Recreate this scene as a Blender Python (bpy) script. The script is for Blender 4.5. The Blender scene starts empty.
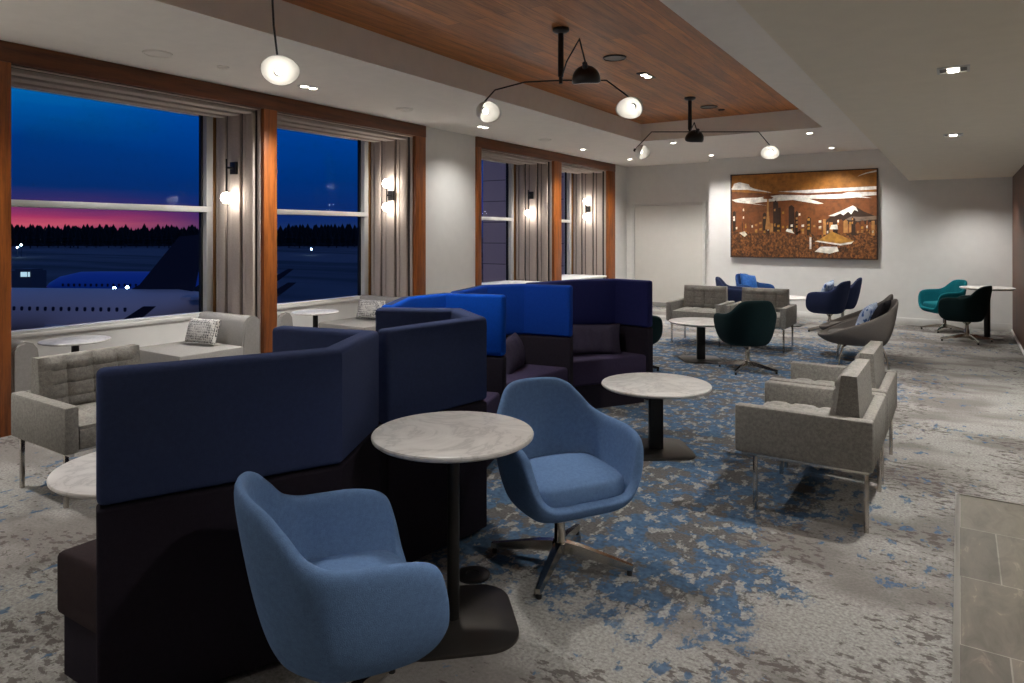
import bpy, bmesh, math, random
from mathutils import Vector, Matrix
random.seed(7)
PI = math.pi
C = bpy.context.scene.collection
# ------------------------------------------------------------------ materials
def lin(c):
    return tuple((x/12.92 if x <= .04045 else ((x+.055)/1.055)**2.4) for x in c)
def rgb(r, g, b): return (*lin((r/255, g/255, b/255)), 1)
class NT:
    def __init__(s, name):
        s.m = bpy.data.materials.new(name); s.m.use_nodes = True
        s.t = s.m.node_tree; s.n = s.t.nodes; s.b = s.n['Principled BSDF']
    def add(s, typ, ins=None, **kw):
        n = s.n.new(typ)
        for k, v in kw.items(): setattr(n, k, v)
        for k, v in (ins or {}).items():
            if isinstance(v, bpy.types.NodeSocket): s.t.links.new(v, n.inputs[k])
            else: n.inputs[k].default_value = v
        return n
    def link(s, a, b): s.t.links.new(a, b)
    def coords(s, scale=(1, 1, 1), rot=(0, 0, 0), loc=(0, 0, 0), src='Object'):
        tc = s.add('ShaderNodeTexCoord')
        mp = s.add('ShaderNodeMapping', {'Vector': tc.outputs[src], 'Scale': scale, 'Rotation': rot, 'Location': loc})
        return mp.outputs['Vector']
    def noise(s, vec, scale, detail=2, rough=.5):
        return s.add('ShaderNodeTexNoise', {'Vector': vec, 'Scale': scale, 'Detail': detail, 'Roughness': rough}).outputs['Fac']
    def ramp(s, fac, stops, interp='LINEAR'):
        n = s.add('ShaderNodeValToRGB', {'Fac': fac}); cr = n.color_ramp; cr.interpolation = interp
        while len(cr.elements) < len(stops): cr.elements.new(.5)
        for e, (p, c) in zip(cr.elements, stops): e.position = p; e.color = c
        return n.outputs['Color']
    def mix(s, fac, a, b, blend='MIX'):
        n = s.add('ShaderNodeMix', data_type='RGBA', blend_type=blend)
        for i, v in ((0, fac), (6, a), (7, b)):
            if isinstance(v, bpy.types.NodeSocket): s.link(v, n.inputs[i])
            else: n.inputs[i].default_value = v
        return n.outputs[2]
    def math(s, op, a, b=0., c=0., clamp=False):
        n = s.add('ShaderNodeMath', operation=op); n.use_clamp = clamp
        for i, v in enumerate((a, b, c)):
            if isinstance(v, bpy.types.NodeSocket): s.link(v, n.inputs[i])
            else: n.inputs[i].default_value = v
        return n.outputs[0]
    def set(s, **kw):
        for k, v in kw.items():
            k = k.replace('_', ' ')
            if isinstance(v, bpy.types.NodeSocket): s.link(v, s.b.inputs[k])
            else: s.b.inputs[k].default_value = v
        return s
    def bump(s, h, strength=.3, dist=.01):
        n = s.add('ShaderNodeBump', {'Height': h, 'Strength': strength, 'Distance': dist})
        s.link(n.outputs['Normal'], s.b.inputs['Normal']); return s
def scale(c, k): return (c[0]*k, c[1]*k, c[2]*k, 1)
def fabric(name, col, var=.25, sc=420, rough=.95, sheen=.0):
    t = NT(name); v = t.coords()
    a = t.noise(v, sc, 2); b = t.noise(v, 60, 3)
    f = t.math('MULTIPLY_ADD', a, .6, t.math('MULTIPLY', b, .4))
    t.set(Base_Color=t.ramp(f, [(.3, scale(col, 1-var)), (.7, scale(col, 1+var))]), Roughness=rough)
    t.b.inputs['Specular IOR Level'].default_value = .15
    if sheen: t.b.inputs['Sheen Weight'].default_value = sheen
    t.bump(a, .35, .003)
    return t.m
def plain(name, col, rough=.5, metal=0, spec=.5, nvar=.06, nsc=8):
    t = NT(name); f = t.noise(t.coords(), nsc, 4)
    t.set(Base_Color=t.ramp(f, [(.3, scale(col, 1-nvar)), (.7, scale(col, 1+nvar))]), Roughness=rough, Metallic=metal)
    t.b.inputs['Specular IOR Level'].default_value = spec
    return t.m
def emit(name, col, strength):
    t = NT(name); t.set(Base_Color=col, Emission_Color=col, Emission_Strength=strength); return t.m
def wood(name, c1, c2, axis, sc=1., rough=.45, plank=0, dark=.35):
    # grain runs along the given axis
    t = NT(name)
    st = [9*sc, 9*sc, 9*sc]; st['xyz'.index(axis)] = .7*sc
    v = t.coords(tuple(st))
    a = t.noise(v, 2.2, 6, .62); b = t.noise(v, 11, 4, .6)
    f = t.math('MULTIPLY_ADD', a, .7, t.math('MULTIPLY', b, .3))
    col = t.ramp(f, [(.3, c1), (.52, c2), (.72, scale(c2, 1.35))])
    if plank:
        br = t.add('ShaderNodeTexBrick', {'Vector': t.coords((1, 1, 1), (0, 0, PI/2)), 'Color1': (1, 1, 1, 1), 'Color2': (.62, .6, .58, 1),
             'Mortar': (.35, .33, .3, 1), 'Scale': 1., 'Mortar Size': .003, 'Brick Width': 2.2, 'Row Height': plank, 'Bias': 0.})
        col = t.mix(1., col, br.outputs['Color'], 'MULTIPLY')
    t.set(Base_Color=col, Roughness=rough)
    return t.m
M = {}
M['ceiling'] = plain('ceiling_paint', rgb(242, 236, 227), .9, spec=.1, nvar=.02)
M['soffit'] = plain('soffit_paint', rgb(238, 229, 212), .9, spec=.1, nvar=.02)
M['wall'] = plain('wall_paint', rgb(224, 222, 218), .85, spec=.15, nvar=.02)
M['door'] = plain('door_paint', rgb(212, 208, 201), .6, spec=.3, nvar=.015)
M['whitetrim'] = plain('white_trim_paint', rgb(214, 212, 208), .5, nvar=.02)
M['frame'] = plain('window_frame_white', rgb(200, 200, 198), .45, nvar=.02)
M['gasket'] = plain('black_gasket', rgb(14, 14, 16), .6)
M['brass'] = plain('brass_strip', rgb(150, 105, 55), .4, .6)
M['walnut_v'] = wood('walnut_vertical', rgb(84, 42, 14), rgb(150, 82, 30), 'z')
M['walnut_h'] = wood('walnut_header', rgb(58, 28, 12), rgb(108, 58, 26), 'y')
M['walnut_plank'] = wood('walnut_ceiling_planks', rgb(120, 68, 24), rgb(196, 122, 56), 'y', 1., .42, .13)
M['walnut_wall'] = wood('walnut_wall_boards', rgb(46, 26, 15), rgb(88, 52, 31), 'z', 1., .5)
M['flute'] = fabric('fluted_lining_cloth', rgb(182, 169, 158), .12, 300)
M['groove'] = plain('lining_groove', rgb(52, 46, 44), .9)
M['chrome'] = plain('polished_chrome', rgb(190, 184, 176), .16, 1, nvar=.03)
M['steel'] = plain('brushed_steel', rgb(150, 146, 140), .3, 1, nvar=.03)
M['black'] = plain('black_metal', rgb(22, 21, 21), .35, .3)
M['bronze'] = plain('dark_bronze_plate', rgb(82, 78, 74), .36, .85, nvar=.06)
M['bronzepost'] = plain('dark_bronze_post', rgb(38, 36, 35), .35, .5)
M['glide'] = plain('black_glide', rgb(15, 15, 15), .6)
M['lampblack'] = plain('black_lacquer', rgb(20, 19, 19), .3)
M['denim'] = fabric('denim_blue_wool', rgb(100, 128, 168), .2, 380)
M['darkteal'] = fabric('dark_green_wool', rgb(19, 37, 39), .2)
M['teal'] = fabric('teal_wool', rgb(14, 96, 106), .2)
M['navychair'] = fabric('navy_wool', rgb(38, 46, 74), .2)
M['royalchair'] = fabric('royal_blue_wool', rgb(34, 63, 110), .2)
M['tweed'] = fabric('grey_tweed', rgb(135, 131, 125), .45, 300)
M['tweedwarm'] = fabric('warm_grey_tweed', rgb(150, 138, 122), .4, 300)
M['bench'] = fabric('taupe_bench_cloth', rgb(148, 144, 140), .14)
M['shellgrey'] = fabric('grey_felt', rgb(104, 98, 94), .12)
M['navy'] = fabric('navy_panel_cloth', rgb(56, 67, 102), .15)
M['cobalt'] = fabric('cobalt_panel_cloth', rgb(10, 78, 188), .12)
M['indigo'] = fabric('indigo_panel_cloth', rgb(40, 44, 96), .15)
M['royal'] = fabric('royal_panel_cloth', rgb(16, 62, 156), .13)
M['aubergine'] = fabric('aubergine_black_cloth', rgb(38, 33, 42), .2)
M['aubseat'] = fabric('aubergine_seat_cloth', rgb(62, 54, 78), .18)
M['seatbrown'] = fabric('dark_brown_seat_cloth', rgb(52, 42, 44), .18)
M['charcoalpillow'] = fabric('charcoal_pillow_cloth', rgb(66, 60, 78), .2)
M['satinblue'] = fabric('satin_blue_pillow', rgb(44, 92, 160), .35, 20, .4)
M['darkpillow'] = fabric('near_black_pillow', rgb(32, 30, 34), .2)
M['globe'] = emit('opal_globe_glow', (1, .94, .86, 1), 34)
M['bulb'] = emit('pendant_bulb_glow', (1, .94, .85, 1), 11)
M['down'] = emit('downlight_glow', (1, .9, .76, 1), 14)
M['shadewhite'] = plain('white_enamel_inside', rgb(240, 238, 232), .4, nvar=.01)
M['floodlamp'] = emit('apron_floodlight', (.55, .85, 1, 1), 40)
M['cabinlit'] = emit('lit_tower_window', (.6, .85, .9, 1), .8)
def opal():
    t = NT('opal_glass_shade'); t.set(Base_Color=(.74, .73, .70, 1), Roughness=.4)
    tr = t.add('ShaderNodeBsdfTranslucent', {'Color': (.9, .88, .84, 1)}); mx = t.add('ShaderNodeMixShader', {0: .16})
    t.link(t.b.outputs[0], mx.inputs[1]); t.link(tr.outputs[0], mx.inputs[2]); t.link(mx.outputs[0], t.n['Material Output'].inputs[0]); return t.m
M['opal'] = opal()
def marble():
    t = NT('white_marble'); v = t.coords()
    w = t.add('ShaderNodeTexNoise', {'Vector': v, 'Scale': 3.5, 'Detail': 8, 'Roughness': .62, 'Distortion': 1.4}).outputs['Fac']
    ridge = t.math('ABSOLUTE', t.math('SUBTRACT', w, .5))
    vein = t.ramp(ridge, [(0., rgb(150, 145, 141)), (.03, rgb(196, 191, 186)), (.12, rgb(216, 212, 207)), (.3, rgb(224, 221, 216))])
    cl = t.noise(v, 2.2, 4)
    t.set(Base_Color=t.mix(.5, vein, t.ramp(cl, [(.35, rgb(196, 191, 187)), (.65, rgb(226, 223, 219))])), Roughness=.3)
    t.b.inputs['Specular IOR Level'].default_value = .35
    return t.m
M['marble'] = marble()
def carpet():
    t = NT('mottled_carpet')
    tc = t.add('ShaderNodeTexCoord').outputs['Object']
    sx = t.add('ShaderNodeSeparateXYZ', {'Vector': tc})
    X, Y = sx.outputs['X'], sx.outputs['Y']
    v = tc
    vs = t.add('ShaderNodeMapping', {'Vector': tc, 'Scale': (.75, 1.2, 1), 'Rotation': (0, 0, -.05)}).outputs['Vector']
    big = t.noise(v, .75, 2)
    # blue zone: a broad band along the middle of the lounge, ragged by low-frequency noise
    def smooth(val, a, b): return t.add('ShaderNodeMapRange', {'Value': val, 'From Min': a, 'From Max': b, 'To Min': 0., 'To Max': 1.}, interpolation_type='SMOOTHSTEP').outputs['Result']
    Xw = t.math('MULTIPLY_ADD', t.math('SUBTRACT', big, .5), 1.6, X)
    Yw = t.math('MULTIPLY_ADD', t.math('SUBTRACT', big, .5), 1.2, Y)
    band = t.math('MULTIPLY', smooth(Xw, -4.6, -2.6), t.math('SUBTRACT', 1., smooth(Xw, -1.15, -.35)))
    lon = t.math('MULTIPLY', smooth(Yw, 1.7, 3.3), t.math('SUBTRACT', 1., smooth(Yw, 8.6, 11.5)))
    zone = t.math('MULTIPLY', band, lon)
    # flakes
    off = lambda x, y, vec=v: t.add('ShaderNodeMapping', {'Vector': vec, 'Location': (x, y, 0)}).outputs['Vector']
    vy = t.add('ShaderNodeMapping', {'Vector': tc, 'Scale': (1, .6, 1), 'Rotation': (0, 0, .15)}).outputs['Vector']
    n13 = t.noise(vy, 16, 4., .62); n5 = t.noise(off(3, 9), 4.6, 5, .66); n10 = t.noise(off(7, 3, vy), 12, 4, .64); n15 = t.noise(off(5, 5, vs), 22, 4, .66)
    clu = t.noise(off(1, 4), 1.3, 3, .55); clu2 = t.noise(off(8, 2), 1.0, 3, .55); fine = t.noise(v, 70, 2, .6)
    def th(n, thr, w=.05):
        x = t.math('MULTIPLY_ADD', t.math('SUBTRACT', fine, .5), .09, n)
        return t.math('DIVIDE', t.math('SUBTRACT', x, thr), w, clamp=True)
    pile = t.ramp(fine, [(.3, rgb(122, 119, 115)), (.7, rgb(162, 159, 154))])
    soft = t.noise(vs, 1.6, 3)
    out_ = t.mix(t.math('MULTIPLY', smooth(soft, .43, .62), .75), pile, rgb(104, 98, 94))
    dk = t.math('MULTIPLY', th(n15, t.math('MULTIPLY_ADD', smooth(clu, .38, .60), -.15, .645)), .8)
    out_ = t.mix(dk, out_, rgb(82, 75, 71))
    near = t.math('SUBTRACT', 1., smooth(X, -.9, .35))
    bthr = t.math('SUBTRACT', t.math('MULTIPLY_ADD', smooth(clu2, .40, .58), -.12, .695), t.math('MULTIPLY', near, .035))
    bcol = t.ramp(t.noise(v, 34, 2), [(.3, rgb(62, 82, 104)), (.7, rgb(82, 107, 134))])
    out_ = t.mix(t.math('MULTIPLY', th(n10, bthr), .9), out_, bcol)
    gcol = t.ramp(fine, [(.3, rgb(78, 76, 75)), (.7, rgb(104, 101, 98))])
    in_ = t.mix(th(n5, .465, .05), gcol, bcol)
    in_ = t.mix(t.math('MULTIPLY', th(n10, .575), .8), in_, gcol)
    in_ = t.mix(t.math('MULTIPLY', th(n13, .545), .9), in_, pile)
    zr = t.math('ADD', zone, t.math('MULTIPLY_ADD', n5, 1.5, -.75)); zr = t.math('MULTIPLY_ADD', t.math('SUBTRACT', n13, .5), .9, zr)
    col = t.mix(t.math('DIVIDE', t.math('SUBTRACT', zr, .44), .1, clamp=True), out_, in_)
    t.set(Base_Color=col, Roughness=1.)
    t.b.inputs['Specular IOR Level'].default_value = .05
    t.bump(t.noise(v, 320, 2), .5, .006)
    return t.m
M['carpet'] = carpet()
def tile():
    t = NT('grey_stone_tile'); v = t.coords()
    br = t.add('ShaderNodeTexBrick', {'Vector': v, 'Color1': rgb(120, 113, 102), 'Color2': rgb(94, 88, 80), 'Mortar': rgb(150, 145, 136),
               'Scale': 1., 'Mortar Size': .003, 'Brick Width': .3, 'Row Height': .6})
    n = t.add('ShaderNodeTexNoise', {'Vector': t.coords((3, 1, 1)), 'Scale': 4., 'Detail': 7, 'Roughness': .65, 'Distortion': .8}).outputs['Fac']
    col = t.mix(1., br.outputs['Color'], t.ramp(n, [(.3, (.6, .59, .58, 1)), (.52, (.95, .95, .95, 1)), (.6, (1.05, 1.04, 1.02, 1)), (.66, (1.7, 1.66, 1.6, 1)), (.7, (1., 1., 1., 1))]), 'MULTIPLY')
    t.set(Base_Color=col, Roughness=.35); t.bump(n, .08, .01)
    return t.m
M['tile'] = tile()
def tweed_pattern(name, dark, light, sx, sy, blue=None):
    t = NT(name); v = t.coords((sx, sy, sx))
    w = t.add('ShaderNodeTexVoronoi', {'Vector': v, 'Scale': 1., 'Randomness': .35}).outputs['Distance']
    z = t.add('ShaderNodeTexWave', {'Vector': v, 'Scale': .7, 'Distortion': 4., 'Detail': 1.}, wave_type='BANDS').outputs['Fac']
    f = t.math('MULTIPLY_ADD', w, .8, t.math('MULTIPLY', z, .4))
    t.set(Base_Color=t.ramp(f, [(.47, dark), (.53, light)]), Roughness=.9); t.bump(f, .2, .004)
    return t.m
M['bwpattern'] = tweed_pattern('black_white_woven', rgb(38, 38, 44), rgb(206, 202, 196), 42, 42)
M['bluepattern'] = tweed_pattern('blue_white_print', rgb(52, 86, 140), rgb(168, 180, 200), 16, 16)
def glass():
    m = bpy.data.materials.new('window_glass'); m.use_nodes = True; t = m.node_tree; t.nodes.clear()
    o = t.nodes.new('ShaderNodeOutputMaterial'); mx = t.nodes.new('ShaderNodeMixShader'); a = t.nodes.new('ShaderNodeBsdfTransparent')
    g = t.nodes.new('ShaderNodeBsdfGlossy'); g.inputs['Roughness'].default_value = .02; g.inputs['Color'].default_value = (.8, .85, 1, 1)
    a.inputs['Color'].default_value = (.93, .95, .97, 1); mx.inputs[0].default_value = .0012
    t.links.new(a.outputs[0], mx.inputs[1]); t.links.new(g.outputs[0], mx.inputs[2]); t.links.new(mx.outputs[0], o.inputs[0])
    return m
M['glass'] = glass()
def apron():
    t = NT('airfield_tarmac'); v = t.coords((.004, .03, 1))
    n = t.noise(t.coords((.002, .012, 1)), 1., 4); n2 = t.noise(t.coords(), .06, 3)
    t.set(Base_Color=t.mix(.35, t.ramp(n, [(.40, rgb(34, 32, 36)), (.46, rgb(112, 108, 116)), (.52, rgb(38, 36, 42)), (.58, rgb(118, 114, 124))]), t.ramp(n2, [(.3, rgb(36, 36, 42)), (.7, rgb(86, 84, 92))])), Roughness=.8)
    return t.m
M['apron'] = apron()
M['tree'] = plain('dark_conifer', rgb(20, 24, 26), 1, nvar=.3, nsc=.3)
M['planewhite'] = plain('airliner_white_paint', rgb(222, 208, 206), .4, nvar=.04, nsc=.2)
M['planeblue'] = plain('airliner_blue_paint', rgb(60, 120, 220), .4, nvar=.04, nsc=.2)
M['planedark'] = plain('airliner_dark_fin_paint', rgb(34, 32, 48), .5, nvar=.05, nsc=.3)
M['planewindow'] = plain('cabin_window_dark', rgb(38, 38, 58), .3)
M['bridge'] = plain('boarding_bridge_grey', rgb(92, 92, 100), .7)
def facade():
    t = NT('facade_panel')
    br = t.add('ShaderNodeTexBrick', {'Vector': t.coords((1, 1, 1), (PI/2, 0, 0)), 'Color1': rgb(176, 160, 164), 'Color2': rgb(166, 152, 158), 'Mortar': rgb(92, 86, 94),
               'Scale': 1., 'Mortar Size': .012, 'Brick Width': 6., 'Row Height': .62})
    t.set(Base_Color=br.outputs['Color'], Roughness=.7); return t.m
M['facade'] = facade()

# ------------------------------------------------------------------ mesh helpers
def bm_box(bm, x0, x1, y0, y1, z0, z1, bev=0, seg=2, mi=0):
    r = bmesh.ops.create_cube(bm, size=1.)
    for v in r['verts']:
        v.co = Vector(((x0+x1)/2+v.co.x*(x1-x0), (y0+y1)/2+v.co.y*(y1-y0), (z0+z1)/2+v.co.z*(z1-z0)))
    fs = set(f for v in r['verts'] for f in v.link_faces)
    for f in fs: f.material_index = mi
    if bev:
        es = list(set(e for v in r['verts'] for e in v.link_edges))
        o = bmesh.ops.bevel(bm, geom=es, offset=bev, segments=seg, profile=.5, affect='EDGES')
        for f in o['faces']: f.material_index = mi
def bm_lathe(bm, prof, n=32, ax=Matrix.Identity(4), cap=True, mi=0):
    rings = []
    for r, z in prof:
        if r < 1e-6: rings.append([bm.verts.new(ax @ Vector((0, 0, z)))])
        else: rings.append([bm.verts.new(ax @ Vector((r*math.cos(2*PI*i/n), r*math.sin(2*PI*i/n), z))) for i in range(n)])
    for a, b in zip(rings, rings[1:]):
        for i in range(n):
            j = (i+1) % n
            vs = [a[i % len(a)], a[j % len(a)], b[j % len(b)], b[i % len(b)]]
            u = []
            for q in vs:
                if q not in u: u.append(q)
            if len(u) >= 3: bm.faces.new(u).material_index = mi
    if cap:
        for q in (rings[0], rings[-1]):
            if len(q) > 2: bm.faces.new(q).material_index = mi
def bm_tube(bm, pts, r, n=10, mi=0):
    pts = [Vector(p) for p in pts]; rings = []
    rs = r if isinstance(r, (list, tuple)) else [r]*len(pts)
    up = None
    for i, p in enumerate(pts):
        d = (pts[min(i+1, len(pts)-1)]-pts[max(i-1, 0)]).normalized()
        if up is None: up = Vector((0, 0, 1)) if abs(d.z) < .9 else Vector((1, 0, 0))
        s = d.cross(up).normalized(); u = s.cross(d).normalized(); up = u
        rings.append([bm.verts.new(p+rs[i]*(math.cos(2*PI*k/n)*s+math.sin(2*PI*k/n)*u)) for k in range(n)])
    for a, b in zip(rings, rings[1:]):
        for k in range(n): bm.faces.new((a[k], a[(k+1) % n], b[(k+1) % n], b[k])).material_index = mi
    bm.faces.new(rings[0]); bm.faces.new(rings[-1])
def bm_prism(bm, poly, z0, z1, bev=0, seg=3, mi=0, top_only=False):
    a = [bm.verts.new((x, y, z0)) for x, y in poly]; b = [bm.verts.new((x, y, z1)) for x, y in poly]
    fs = [bm.faces.new(a), bm.faces.new(b)]; n = len(poly)
    for i in range(n): fs.append(bm.faces.new((a[i], a[(i+1) % n], b[(i+1) % n], b[i])))
    for f in fs: f.material_index = mi
    bmesh.ops.recalc_face_normals(bm, faces=fs)
    if bev:
        es = [e for e in fs[1].edges] + ([] if top_only else list(fs[0].edges))
        bmesh.ops.bevel(bm, geom=es, offset=bev, segments=seg, profile=.5, affect='EDGES')
def rrect(w, d, r, n=6, cx=0, cy=0):
    out = []
    for sx, sy, a0 in ((1, 1, 0), (-1, 1, PI/2), (-1, -1, PI), (1, -1, 1.5*PI)):
        for k in range(n+1):
            a = a0+PI/2*k/n
            out.append((cx+sx*(w/2-r)+r*math.cos(a), cy+sy*(d/2-r)+r*math.sin(a)))
    return out
def superell(a, b, p, n=40, cx=0, cy=0):
    o = []
    for i in range(n):
        t = 2*PI*i/n; c, s = math.cos(t), math.sin(t)
        o.append((cx+a*math.copysign(abs(c)**(2/p), c), cy+b*math.copysign(abs(s)**(2/p), s)))
    return o
def obj(name, bm, mat, parent=None, sharp=35, mods=None, recalc=True):
    if recalc: bmesh.ops.recalc_face_normals(bm, faces=bm.faces)
    me = bpy.data.meshes.new(name); bm.to_mesh(me); bm.free()
    for mm in (mat if isinstance(mat, (list, tuple)) else [mat]): me.materials.append(M[mm] if isinstance(mm, str) else mm)
    if sharp is not None:
        me.polygons.foreach_set('use_smooth', [True]*len(me.polygons)); me.set_sharp_from_angle(angle=math.radians(sharp))
    o = bpy.data.objects.new(name, me); C.objects.link(o)
    if parent: o.parent = parent
    for typ, kw in (mods or []):
        md = o.modifiers.new(typ.lower(), typ)
        for k, v in kw.items(): setattr(md, k, v)
    return o
def tag(o, label=None, cat=None, group=None, kind=None):
    for k, v in (('label', label), ('category', cat), ('group', group), ('kind', kind)):
        if v: o[k] = v
    return o
def thing(name, label, cat, loc=(0, 0, 0), rz=0, group=None):
    o = bpy.data.objects.new(name, None); C.objects.link(o); o.empty_display_size = .1
    o.location = loc; o.rotation_euler = (0, 0, rz); return tag(o, label, cat, group)
def dup(root, loc, rz=0, label=None, group=None, swap=None):
    def rec(o, par):
        c = o.copy(); C.objects.link(c)
        if par: c.parent = par
        if swap and c.type == 'MESH' and any(m.name in swap for m in c.data.materials):
            key = (c.data.name, tuple(swap.items()))
            if key not in _swapped:
                me = c.data.copy()
                for i, m in enumerate(me.materials):
                    if m.name in swap: me.materials[i] = swap[m.name]
                _swapped[key] = me
            c.data = _swapped[key]
        for ch in [k for k in o.children]: rec(ch, c)
        return c
    r = rec(root, None); r.location = loc; r.rotation_euler = (0, 0, rz)
    if label: r['label'] = label
    if group: r['group'] = group
    return r
_swapped = {}
def struct(name, bm, mat, parent=None, sharp=30, label=None):
    o = obj(name, bm, mat, parent, sharp)
    if not parent: o['kind'] = 'structure'
    if label: o['label'] = label
    return o
def boxes(*bs, bev=0):
    bm = bmesh.new()
    for b in bs: bm_box(bm, *b[:6], bev=bev, mi=(b[6] if len(b) > 6 else 0))
    return bm

# ------------------------------------------------------------------ room shell
XW = -5.98; XG = -6.84; ZC = 2.95; ZS = 2.395; YF = 13.1; YD = 13.6
struct('floor', boxes((-7.0, 3.6, -3.6, 13.75, -.1, 0)), 'carpet')
struct('floor_tile', boxes((.0, 3.59, -3.59, 4.72, 0, .004)), 'tile')
struct('trim_1', boxes((-.022, 0, -3.59, 4.73, 0, .007), (0, 3.59, 4.72, 4.735, 0, .007)), 'steel')
# ceiling with the recessed tray
TX0, TX1, TY0, TY1, TZ = -4.15, -1.55, -1.2, 10.0, 3.22
struct('ceiling', boxes((-7.0, TX0, -3.6, 13.75, ZC, 3.4), (TX1, 3.6, -3.6, 13.75, ZC, 3.4), (TX0, TX1, TY1, 13.75, ZC, 3.4), (TX0, TX1, -3.6, TY0, ZC, 3.4)), 'ceiling')
struct('ceiling_planks', boxes((TX0+.001, TX1-.001, TY0+.001, TY1-.001, TZ, TZ+.06)), 'walnut_plank')
struct('ceiling_soffit', boxes((-.71, 3.59, -3.59, YF, ZS, ZC)), 'soffit')
# window side
bays = [(2.225, 4.45), (4.61, 6.78), (8.25, 10.43), (10.69, 12.63)]
struct('wall_left', boxes((-6.98, XW, -3.6, 2.065, 0, ZC), (-6.98, XW-.03, 2.065, 2.225, 0, ZC), (-6.98, XW-.03, 4.45, 4.61, 0, ZC), (-6.98, XW-.03, 6.78, 6.98, 0, ZC), (-6.98, XW, 6.98, 8.13, 0, ZC),
       (-6.98, XW-.03, 8.13, 8.25, 0, ZC), (-6.98, XW-.03, 10.43, 10.69, 0, ZC), (-6.98, XW-.03, 12.63, 12.96, 0, ZC), (-6.98, XW, 12.96, YD, 0, ZC),
       *[(-6.98, XW-.03, a, b, 2.80, ZC) for a, b in bays], *[(-6.98, XG+.06, a, b, 0, .64) for a, b in bays]), 'wall')
struct('wall_far', boxes((-4.05, 3.6, YF, 13.75, 0, ZC), (-6.98, -4.05, YD, 13.75, 0, ZC)), 'wall')
struct('wall_right', boxes((.68, 3.59, 10.6, YF, 0, ZS)), 'walnut_wall')
struct('wall_side', boxes((3.5, 3.6, -3.6, 10.6, 0, ZS)), 'wall')
struct('wall_back', boxes((-6.98, 3.6, -3.6, -3.5, 0, ZC)), 'wall')
struct('baseboard_far', boxes((-4.05, .68, YF-.018, YF, 0, .115), bev=.004), 'whitetrim')
struct('baseboard_left', boxes((XW, XW+.018, 6.98, 8.13, 0, .115), (XW, XW+.018, 12.96, YD, 0, .115), (XW, -5.9, YD-.018, YD, 0, .115), (-4.2, -4.05, YD-.018, YD, 0, .115), bev=.004), 'whitetrim')
struct('baseboard_right', boxes((.66, .68, 10.6, YF-.02, 0, .035), bev=.004), 'whitetrim')
# walnut casings
def casing(n, posts, y0, y1):
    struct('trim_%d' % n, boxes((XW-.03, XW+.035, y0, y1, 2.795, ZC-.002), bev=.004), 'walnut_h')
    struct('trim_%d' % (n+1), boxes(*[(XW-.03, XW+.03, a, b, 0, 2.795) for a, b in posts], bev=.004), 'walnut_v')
casing(2, [(2.065, 2.225), (4.45, 4.61), (6.78, 6.98)], 2.065, 6.98)
casing(4, [(8.13, 8.25), (10.43, 10.69), (12.63, 12.96)], 8.13, 12.96)
# fluted niche linings: stepped slats around both jambs and the head of every bay
slats = [(-6.00, -6.045, .0), (-6.075, -6.19, .03), (-6.215, -6.27, .012), (-6.295, -6.44, .03), (-6.465, -6.53, .012), (-6.555, -6.66, .028), (-6.685, -6.735, .012)]
for i, (a, b) in enumerate(bays):
    bm = bmesh.new(); zt = 2.795
    bm_box(bm, XG+.07, XW-.03, a, a+.012, .0, zt, mi=1); bm_box(bm, XG+.07, XW-.03, b-.012, b, .0, zt, mi=1); bm_box(bm, XG+.07, XW-.03, a+.012, b-.012, zt-.012, zt+.005, mi=1)
    for x1, x0, p in slats:
        p += .014
        for q in ((a+.004, a+p), (b-p, b-.004)): bm_box(bm, x0, x1, q[0], q[1], .64 if False else .0, zt-.004, .006, 2)
        bm_box(bm, x0, x1, a+p, b-p, zt-p, zt-.004, .006, 2)
    struct('trim_%d' % (6+i), bm, ['flute', 'groove'])
    # window
    w = bpy.data.objects.new('window_%d' % (i+1), None); C.objects.link(w); w.location = (XG, (a+b)/2, .64); w['kind'] = 'structure'
    y0, y1, zb, zt2, zm = a-(a+b)/2, b-(a+b)/2, 0, 2.85-.64, 1.775-.64
    fw = .105
    fo = obj('window_frame', boxes((-.06, .06, y0, y0+fw, zb, zt2), (-.06, .06, y1-fw, y1, zb, zt2), (-.06, .06, y0+fw, y1-fw, zb-.02, zb+.03), (-.06, .06, y0+fw, y1-fw, zt2-.035, zt2), bev=.004), 'frame', w)
    obj('transom_bar', boxes((-.05, .075, y0+fw*.5, y1-fw*.5, zm-.03, zm+.03), bev=.005), 'frame', w)
    obj('gasket', boxes((-.05, -.008, y0+fw, y0+fw+.022, zb+.03, zt2-.035), (-.05, -.008, y1-fw-.022, y1-fw, zb+.03, zt2-.035), (-.05, -.008, y0+fw, y1-fw, zt2-.055, zt2-.035)), 'gasket', w)
    obj('brass_strip', boxes((.06, .085, y1-.03, y1-.012, zb, zt2-.02)), 'brass', w)
    obj('pane', boxes((-.03, -.022, y0+fw, y1-fw, zb+.02, zt2-.03)), 'glass', w)
    obj('window_sill', boxes((.0, .075, y0, y1, -.03, .006), bev=.004), 'whitetrim', w)
# plain double door in the far recess
d = bpy.data.objects.new('door_1', None); C.objects.link(d); d.location = (-5.055, YD, 0); d['kind'] = 'structure'
obj('door_leaf', boxes((-.73, .73, -.028, 0, .01, 2.10), bev=.003), 'door', d)
obj('door_frame', boxes((-.79, -.735, -.045, 0, 0, 2.16), (.735, .79, -.045, 0, 0, 2.16), (-.735, .735, -.045, 0, 2.105, 2.16), bev=.004), 'whitetrim', d)
obj('door_kick', boxes((-.73, .73, -.034, -.028, .01, .09), bev=.002), 'bench', d)

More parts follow.
